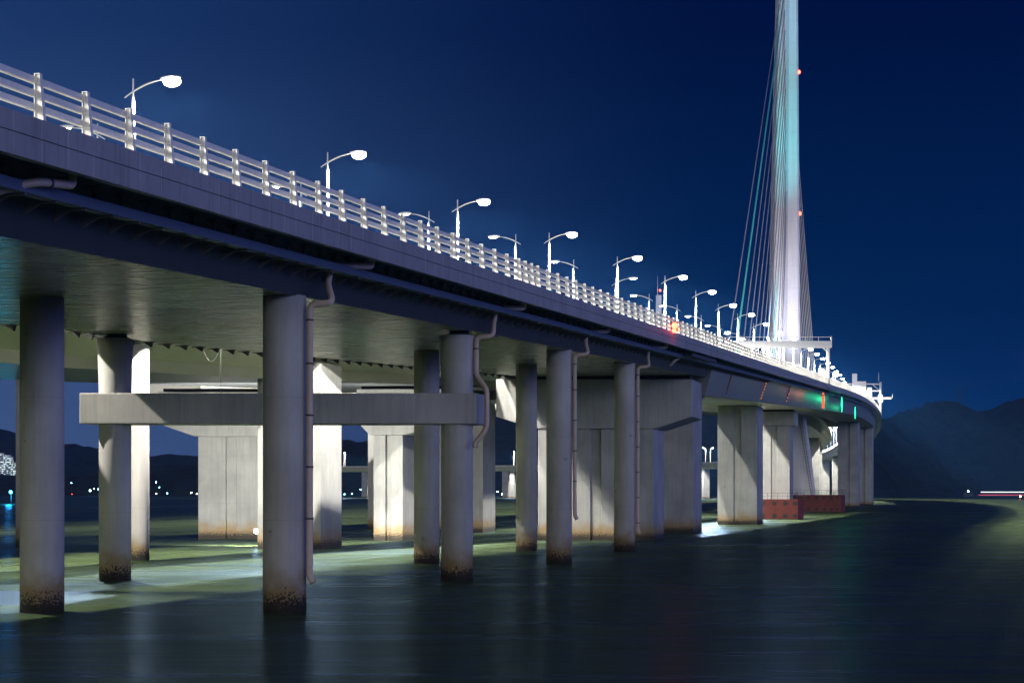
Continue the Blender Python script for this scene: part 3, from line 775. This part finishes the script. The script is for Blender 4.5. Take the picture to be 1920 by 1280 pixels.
MB().tube([(c.x-.15,c.y,c.z-.2),(c.x-.15,c.y,c.z+2.5)], .07, 10).build('pole', M['white'], r)
MB().tube([(c.x-.15,c.y-.12,c.z+2.1),(c.x-.15,c.y-.08,c.z+2.1)], .56, 28).build('disc', M['white'], r)
MB().box((c.x-.19,c.y-.16,c.z+1.8),(c.x-.11,c.y-.123,c.z+2.4)).build('bracket', M['orange_brown'], r)
# control cabinet beside the gantry leg
MB().box((gx-1.3,gy+1.0,gz-.3),(gx-.55,gy+1.7,gz+2.6)).build('control_cabinet', M['white'])
tag(bpy.data.objects['control_cabinet'], 'pale upright cabinet beside the foot of the gantry leg', 'cabinet')
# far gantry at the bend
c, T, L = MAIN.at(S(575)); x, y, z = c.x-.3, c.y, c.z
g2 = thing('sign_gantry', 'crowded white sign gantry with panels and a side arm at the far right bend', 'gantry', (x,y,z))
MB().tube([(x,y,z-.6),(x,y,z+10.8)], [.45,.38], 12).build('leg', M['white'], g2)
for dz in (10.2,7.9): MB().box((x-12.5,y-.2,z+dz-.25),(x+.4,y+.2,z+dz+.1)).build('beam', M['white'], g2)
for i in range(4):
    a = (x-3*i-.4,y,z+8.0); b = (x-3*i-2.8,y,z+10.1); MB().tube([a,b], .10, 6).build('brace', M['white'], g2)
MB().box((x-9.6,y-.5,z+7.2),(x-8.0,y-.25,z+13.6)).build('sign_panel', M['white'], g2)
MB().box((x-4.4,y-.5,z+5.6),(x-3.0,y-.25,z+9.0)).build('sign_panel', M['white'], g2)
MB().box((x-8.6,y-.6,z+5.0),(x-5.0,y-.25,z+11.0)).build('sign_panel', M['white'], g2)
MB().box((x-.7,y-.5,z+4.0),(x+.7,y+.5,z+6.4)).build('control_box', M['white'], g2)
mb = MB().box((x+.7,y-.2,z+5.0),(x+3.6,y+.2,z+5.7)); mb.tube([(x+3.9,y,z+5.3),(x+4.1,y,z+6.8)], .09, 6); mb.box((x-2.6,y-.2,z+5.0),(x-.7,y+.2,z+5.6)); mb.build('side_arm', M['white'], g2)
MB().tube([(x-.6,y,z+10.8),(x-.6,y,z+14)], .07, 6).build('antenna', M['white'], g2)

def led_bar(y, hi, lo, mat, label, name, glyphs=False, lc=(1,1,1), en=300):
    c, T, L = MAIN.at(S(y)); p = c - L*.25; b = thing(name, label, 'light', (p.x,p.y,p.z+hi), group='light bars hanging from the bridge side')
    MB().box((p.x-.19,p.y+.01,p.z+lo-.05),(p.x+.19,p.y+.16,p.z+hi+.05)).build('housing', M['dark'], b)
    if glyphs:
        n = 5; st = (hi-lo)/n
        for i in range(n):
            z0 = p.z+lo+st*i+.05; z1 = z0+st-.12; yy = p.y-.02
            mb = MB()
            if i == n-1:                                   # arrow head
                mb.prism([(p.x-.14,yy,z0+.1),(p.x+.14,yy,z0+.1),(p.x,yy,z1)], [(p.x-.14,p.y+.009,z0+.1),(p.x+.14,p.y+.009,z0+.1),(p.x,p.y+.009,z1)])
            else:
                for k in range(3):
                    zz = z0+(z1-z0)*k/2.4; mb.box((p.x-.14,yy,zz),(p.x+.14,p.y+.009,zz+.055))
                mb.box((p.x-.14,yy-.004,z0),(p.x-.09,p.y+.009,z1)); mb.box((p.x+.09,yy-.004,z0),(p.x+.14,p.y+.009,z1))
            mb.build('arrow' if i == n-1 else 'character', mat, b)
    else: MB().box((p.x-.045,p.y-.03,p.z+lo),(p.x+.045,p.y+.009,p.z+hi)).build('led_strip', mat, b)
    q = c + L*.9
    mb = MB().bar((p.x,p.y+.12,p.z+hi+.05),(p.x,p.y+.12,p.z-1.02),.06); mb.bar((p.x,p.y+.12,p.z-1.1),(q.x,q.y+.3,q.z-1.1),.08); mb.build('hanger', M['dark'], b)
    ld = bpy.data.lights.new('led_light','POINT'); ld.energy = en; ld.color = lc; ld.shadow_soft_size = .3
    o = bpy.data.objects.new('led_light', ld); C.objects.link(o); o.location = (p.x+.1,p.y-.45,p.z+(hi+lo)/2); adopt(o, b)
led_bar(267,-1.65,-4.25,M['red_led'],'red glowing vertical sign of small characters hanging from the bridge side','led_sign',True,(1,.05,.03),60)
led_bar(308.5,-1.75,-4.4,M['green_led'],'brighter green vertical light bar next to the red sign','light_bar',False,(.02,1,.4),260)
led_bar(349,-3.0,-5.4,M['green_led'],'smaller green vertical light bar nearest the bend','light_bar',False,(.02,1,.4),120)
# slim strips down the girder web, orange reflections painted brown
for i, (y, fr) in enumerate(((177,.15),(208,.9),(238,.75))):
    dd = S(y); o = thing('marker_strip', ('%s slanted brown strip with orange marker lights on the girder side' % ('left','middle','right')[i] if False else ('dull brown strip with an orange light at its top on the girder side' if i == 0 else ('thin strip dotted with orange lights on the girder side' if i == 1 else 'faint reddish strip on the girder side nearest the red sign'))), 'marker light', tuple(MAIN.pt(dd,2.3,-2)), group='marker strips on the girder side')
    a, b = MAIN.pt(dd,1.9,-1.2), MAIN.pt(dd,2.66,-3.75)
    MB().bar(a, b, .34 if i == 0 else .2, .1).build('strip', M['orange_brown'], o)
    mb = MB()
    for k in range(7 if i == 1 else 3):
        t = (.0+k*.02) if i == 0 else (.1+.85*k/6 if i == 1 else .5+.2*k)
        p = a.lerp(b, min(1,t)); mb.ellipsoid((p.x+.06+random.uniform(-.05,.05),p.y-.12,p.z), (.05,.05,.07), 8, 6)
    mb.build('marker_light', M['orange_led'], o)
# red warning lamps on the railing
c, T, L = MAIN.at(S(128.5)); o = thing('warning_lamp', 'cluster of red glowing warning lamps clamped to the white railing', 'warning lamp', tuple(c))
p = c - L*.12
for dx, dz, r in ((-.0,.45,.24),(-.62,.22,.16),(.12,.05,.18)):
    q = p + T*dx*-2.2; MB().ellipsoid((q.x,q.y,q.z+dz), (r,r,r), 14, 10).build('lamp_glass', M['red_lamp'], o)
MB().box((p.x-.3,p.y+.25,p.z+.02),(p.x+.25,p.y+.33,p.z+.75)).build('bracket', M['dark'], o)
ld = bpy.data.lights.new('warning_light','POINT'); ld.energy = 40; ld.color = (1,.05,.03); ld.shadow_soft_size = .2
lo = bpy.data.objects.new('warning_light', ld); C.objects.link(lo); lo.location = (p.x+.35,p.y-.4,p.z+.35); adopt(lo, o)

# ------------------------------------------------------------------ far shore
def apartment(u0, u1, vtop, y, label):
    a, b = at(u0,vtop,y), at(u1,vtop,y); t = thing('apartment_tower', label, 'apartment block', ((a.x+b.x)/2,y,0), group='lit apartment towers on the shore')
    MB().box((a.x,y,-2),(b.x,y+16,a.z)).build('body', M['apt'], t)
    MB().box((a.x+2,y+2,a.z),(b.x-2,y+12,a.z+3)).build('roof_block', M['white'], t)
apartment(-6,6.2,852,2890,'tallest lit apartment tower at the left edge of the photo')
apartment(7.5,20,856,2895,'lit apartment tower between the tallest one and the thin one')
apartment(24,32,870,2892,'thin low apartment tower beside the far left column')
def pylon(u, v0, v1, y, label):
    a, b = at(u,v0,y), at(u,v1,y); h = a.z-b.z; x, z = b.x, b.z-4; w = h*.11; mb = MB(); h += 4
    def half(t): return w*(1-t) + .5*t if t < .95 else .5
    L = [0,.18,.34,.5,.64,.78,.9,1]
    for s in (-1,1):
        for r in (-1,1):
            mb.bar((x+s*w,y+r*w,z),(x+s*.5,y+r*.5,z+h),.55)
        for t0, t1 in zip(L, L[1:]):
            mb.bar((x-s*half(t0),y,z+h*t0),(x+s*half(t1),y,z+h*t1),.35)
    for t, k in ((.62,1.0),(.76,.85),(.9,.7)): mb.bar((x-w*1.6*k,y,z+h*t),(x+w*1.6*k,y,z+h*t),.7)
    tag(mb.build('transmission_tower', M['dark']), label, 'pylon', 'lattice power pylons on the hills')
pylon(1800,727,758,3420,'lattice power pylon on the saddle of the right-hand mountain')
pylon(943,771,801,3800,'lattice power pylon on the ridge seen in the gap between columns') if False else pylon(943,768,802,3000,'lattice power pylon seen in the gap between the columns')
def shore_lamp(u, v, y, r, mat, label, hgt=None, light=None):
    p = at(u,v,y); t = thing('shore_lamp', label, 'lamp', (p.x,p.y,0), group='lamps along the far shore')
    MB().tube([(p.x,p.y+.6,-2),(p.x,p.y+.6,p.z)], .15, 6).build('pole', M['dark'], t)
    MB().ellipsoid(tuple(p), (r,r,r), 10, 8).build('lamp_glass', mat, t)
    if light:
        ld = bpy.data.lights.new('shore_light','POINT'); ld.energy = light[0]; ld.color = light[1]; ld.shadow_soft_size = 1
        o = bpy.data.objects.new('shore_light', ld); C.objects.link(o); o.location = (p.x,p.y-3,p.z); adopt(o, t)
SL = [(169,919,1.7,'cool_lamp','brightest white-blue lamp on the shore left of the portal frame'),
      (176,916,.8,'cool_lamp','small lamp just right of the brightest shore lamp'),(184,916.5,.7,'cool_lamp','faint lamp touching the portal left leg'),
      (135,928,.7,'red_lamp','tiny red shore lamp beside the far left column'),(134,905,.6,'cool_lamp','faint lamp on the wooded slope by the far left column'),
      (293,903.5,.9,'cool_lamp','upper lamp of the pair right of the yellow-stained column'),(293,925,1.0,'warm_lamp','warm lamp low on the shore right of the yellow-stained column'),
      (299,913,.6,'cool_lamp','small lamp between the upper and the warm lamp'),(314,924.5,.7,'cool_lamp','small lamp at mid gap on the waterline'),
      (359,923,.8,'warm_lamp','warm lamp just left of the bright pier'),(369,925,.9,'warm_lamp','warm lamp touching the bright pier'),
      (637,922,1.1,'cool_lamp','brightest lamp in the gap right of the nearest column'),(646,926,.7,'cool_lamp','low lamp right of the brightest in that gap'),(660,925.5,.7,'cool_lamp','low long glimmer at the middle of that gap'),
      (676,917.5,.7,'cool_lamp','upper lamp left of the cream pier'),(683,917,.7,'cool_lamp','upper lamp touching the thin dark pier'),(616,925,.5,'cool_lamp','faint lamp near the white square pier'),
      (933,921,1.1,'cool_lamp','bright blue lamp in the open gap of the centre'),(941,926,.9,'warm_lamp','white lamp low in the centre gap'),(945,926,.8,'warm_lamp','white lamp beside the low centre lamp'),
      (1634,928,.7,'cool_lamp','faint lamp right of the dark blue pier'),]
for u, v, r, m, l in SL: shore_lamp(u, min(v,926.0), 2440, r*.72, M[m], l)
shore_lamp(20,922,640,.55,M['cyan_lamp'],'cyan lamp low over the water at the left edge',light=(14000,(.03,.55,1)))
# a boat at rest, and an added ferry in place of light trails
def boat(u, y, ln, label, strips):
    p = at(u,923,y); t = thing('boat', label, 'boat', (p.x,y,0)); x = p.x
    h = [(x-ln/2,y-3),(x+ln/2-3,y-3),(x+ln/2,y),(x+ln/2-3,y+3),(x-ln/2,y+3)]
    MB().prism([(a,b,-.6) for a,b in h], [(a,b,1.5) for a,b in h]).build('hull', M['hull'], t)
    MB().box((x-ln*.4,y-2.2,1.5),(x+ln*.35,y+2.2,4.6)).build('cabin', M['hull'], t)
    if strips:
        MB().box((x-ln*.4,y-2.4,4.7),(x+ln*.42,y-2.1,5.3)).build('white_trail_strip', M['strip_w'], t)
        MB().box((x-ln*.45,y-3.2,1.55),(x+ln*.45,y-3.05,2.0)).build('red_trail_strip', M['strip_r'], t)
    else: MB().ellipsoid((x,y-1,6.2), (.8,.8,.8), 10, 8).build('mast_lamp', M['cool_lamp'], t)
boat(1880,1900,62,'made-up dark ferry with white and red strips for light trails at the right edge',True)
boat(1815,2000,14,'small dark boat with one white lamp left of the ferry',False)
p = at(1913,935,1000); t = thing('buoy', 'small orange-lit buoy on the water at the right edge', 'buoy', (p.x,1000,0))
MB().lathe((p.x,1000,-.4), [(.9,0),(1.0,.7),(.5,1.1),(.12,1.3),(.12,2.2)], 14).build('float', M['fender'], t)
MB().ellipsoid((p.x,1000,2.2), (.45,.45,.5), 10, 8).build('lamp_glass', M['orange_lamp'], t)

# ------------------------------------------------------------------ haze
HZ = 0.00005
hz, nt, b = nodes('night_haze'); nt.nodes.remove(b)
pv = N(nt, 'VolumePrincipled', {'Density': HZ, 'Anisotropy': .5}); pv.inputs['Color'].default_value = (.08,.36,1.0,1)
nt.links.new(pv.outputs[0], [n for n in nt.nodes if n.type == 'OUTPUT_MATERIAL'][0].inputs['Volume'])
USE_HAZE = True
if USE_HAZE: tag(MB().box((-4300,-420,-6),(4300,5300,420)).build('haze', hz), kind='stuff')

# ------------------------------------------------------------------ sky
wd = bpy.data.worlds.new('World'); bpy.context.scene.world = wd; wd.use_nodes = True
nt = wd.node_tree; nt.nodes.clear()
out = N(nt, 'OutputWorld'); bg = N(nt, 'Background'); nt.links.new(bg.outputs[0], out.inputs[0])
tc = N(nt, 'TexCoord'); sx = N(nt, 'SeparateXYZ', {0: tc.outputs['Generated']}); X, Y, Z = sx.outputs
lr = maprange(nt, X, -.32, .14, 0, 1, True)
low = mixc(nt, lr, (.062,.112,.26), (.0006,.024,.100))
high = mixc(nt, lr, (.010,.034,.125), (.0000,.005,.042))
el = maprange(nt, Z, 0.0, .26, 0, 1)
sky = mixc(nt, el, low, high)
sky = mixc(nt, maprange(nt, Z, .3, .9), sky, (.002,.008,.04))
cl = noise(nt, N(nt, 'Mapping', {0: tc.outputs['Generated'], 3: (1.2,1.2,9)}).outputs[0], 3.0, 5)
sky = mixc(nt, math_(nt, 'MULTIPLY', maprange(nt, cl, .5, .75, 0, .35), maprange(nt, Z, .0, .12, 1, 0)), sky, (.10,.115,.24))
# city glow behind the camera (warm grey) and violet glow from the right
back = math_(nt, 'MULTIPLY', maprange(nt, Y, .08, -.7, 0, 1, True), math_(nt, 'MULTIPLY', maprange(nt, Z, .0, .12, 0, 1, True), maprange(nt, Z, .12, .48, 1, 0, True)))
tint = mixc(nt, maprange(nt, X, -.7, .6, 0, 1), (1.95,1.80,1.45), (1.65,1.80,2.15))
sky = mixc(nt, 1.0, sky, mixc(nt, back, (0,0,0), tint), 'ADD')
vio = math_(nt, 'MULTIPLY', maprange(nt, X, .55, .97, 0, 1, True), maprange(nt, Z, .0, .40, 1, 0, True))
sky = mixc(nt, 1.0, sky, mixc(nt, vio, (0,0,0), (.33,.46,2.5)), 'ADD')
nt.links.new(sky, bg.inputs[0]); bg.inputs[1].default_value = 1.0

# ------------------------------------------------------------------ camera and render settings
cam = bpy.data.cameras.new('camera'); co = bpy.data.objects.new('camera', cam); C.objects.link(co)
co.location = (0,0,CAM_Z); co.rotation_euler = (PI/2,0,0)
cam.sensor_width = 36; cam.lens = 60.0; cam.shift_y = 283/1920; cam.clip_end = 20000; cam.clip_start = .5
sc = bpy.context.scene; sc.camera = co
sc.view_settings.view_transform = 'Standard'; sc.view_settings.look = 'None'; sc.view_settings.exposure = 0; sc.view_settings.gamma = 1
sc.cycles.use_denoising = True; sc.cycles.max_bounces = 6; sc.cycles.volume_bounces = 0; sc.cycles.sample_clamp_indirect = 8; sc.cycles.sample_clamp_direct = 0
sc.cycles.caustics_reflective = False; sc.cycles.caustics_refractive = False
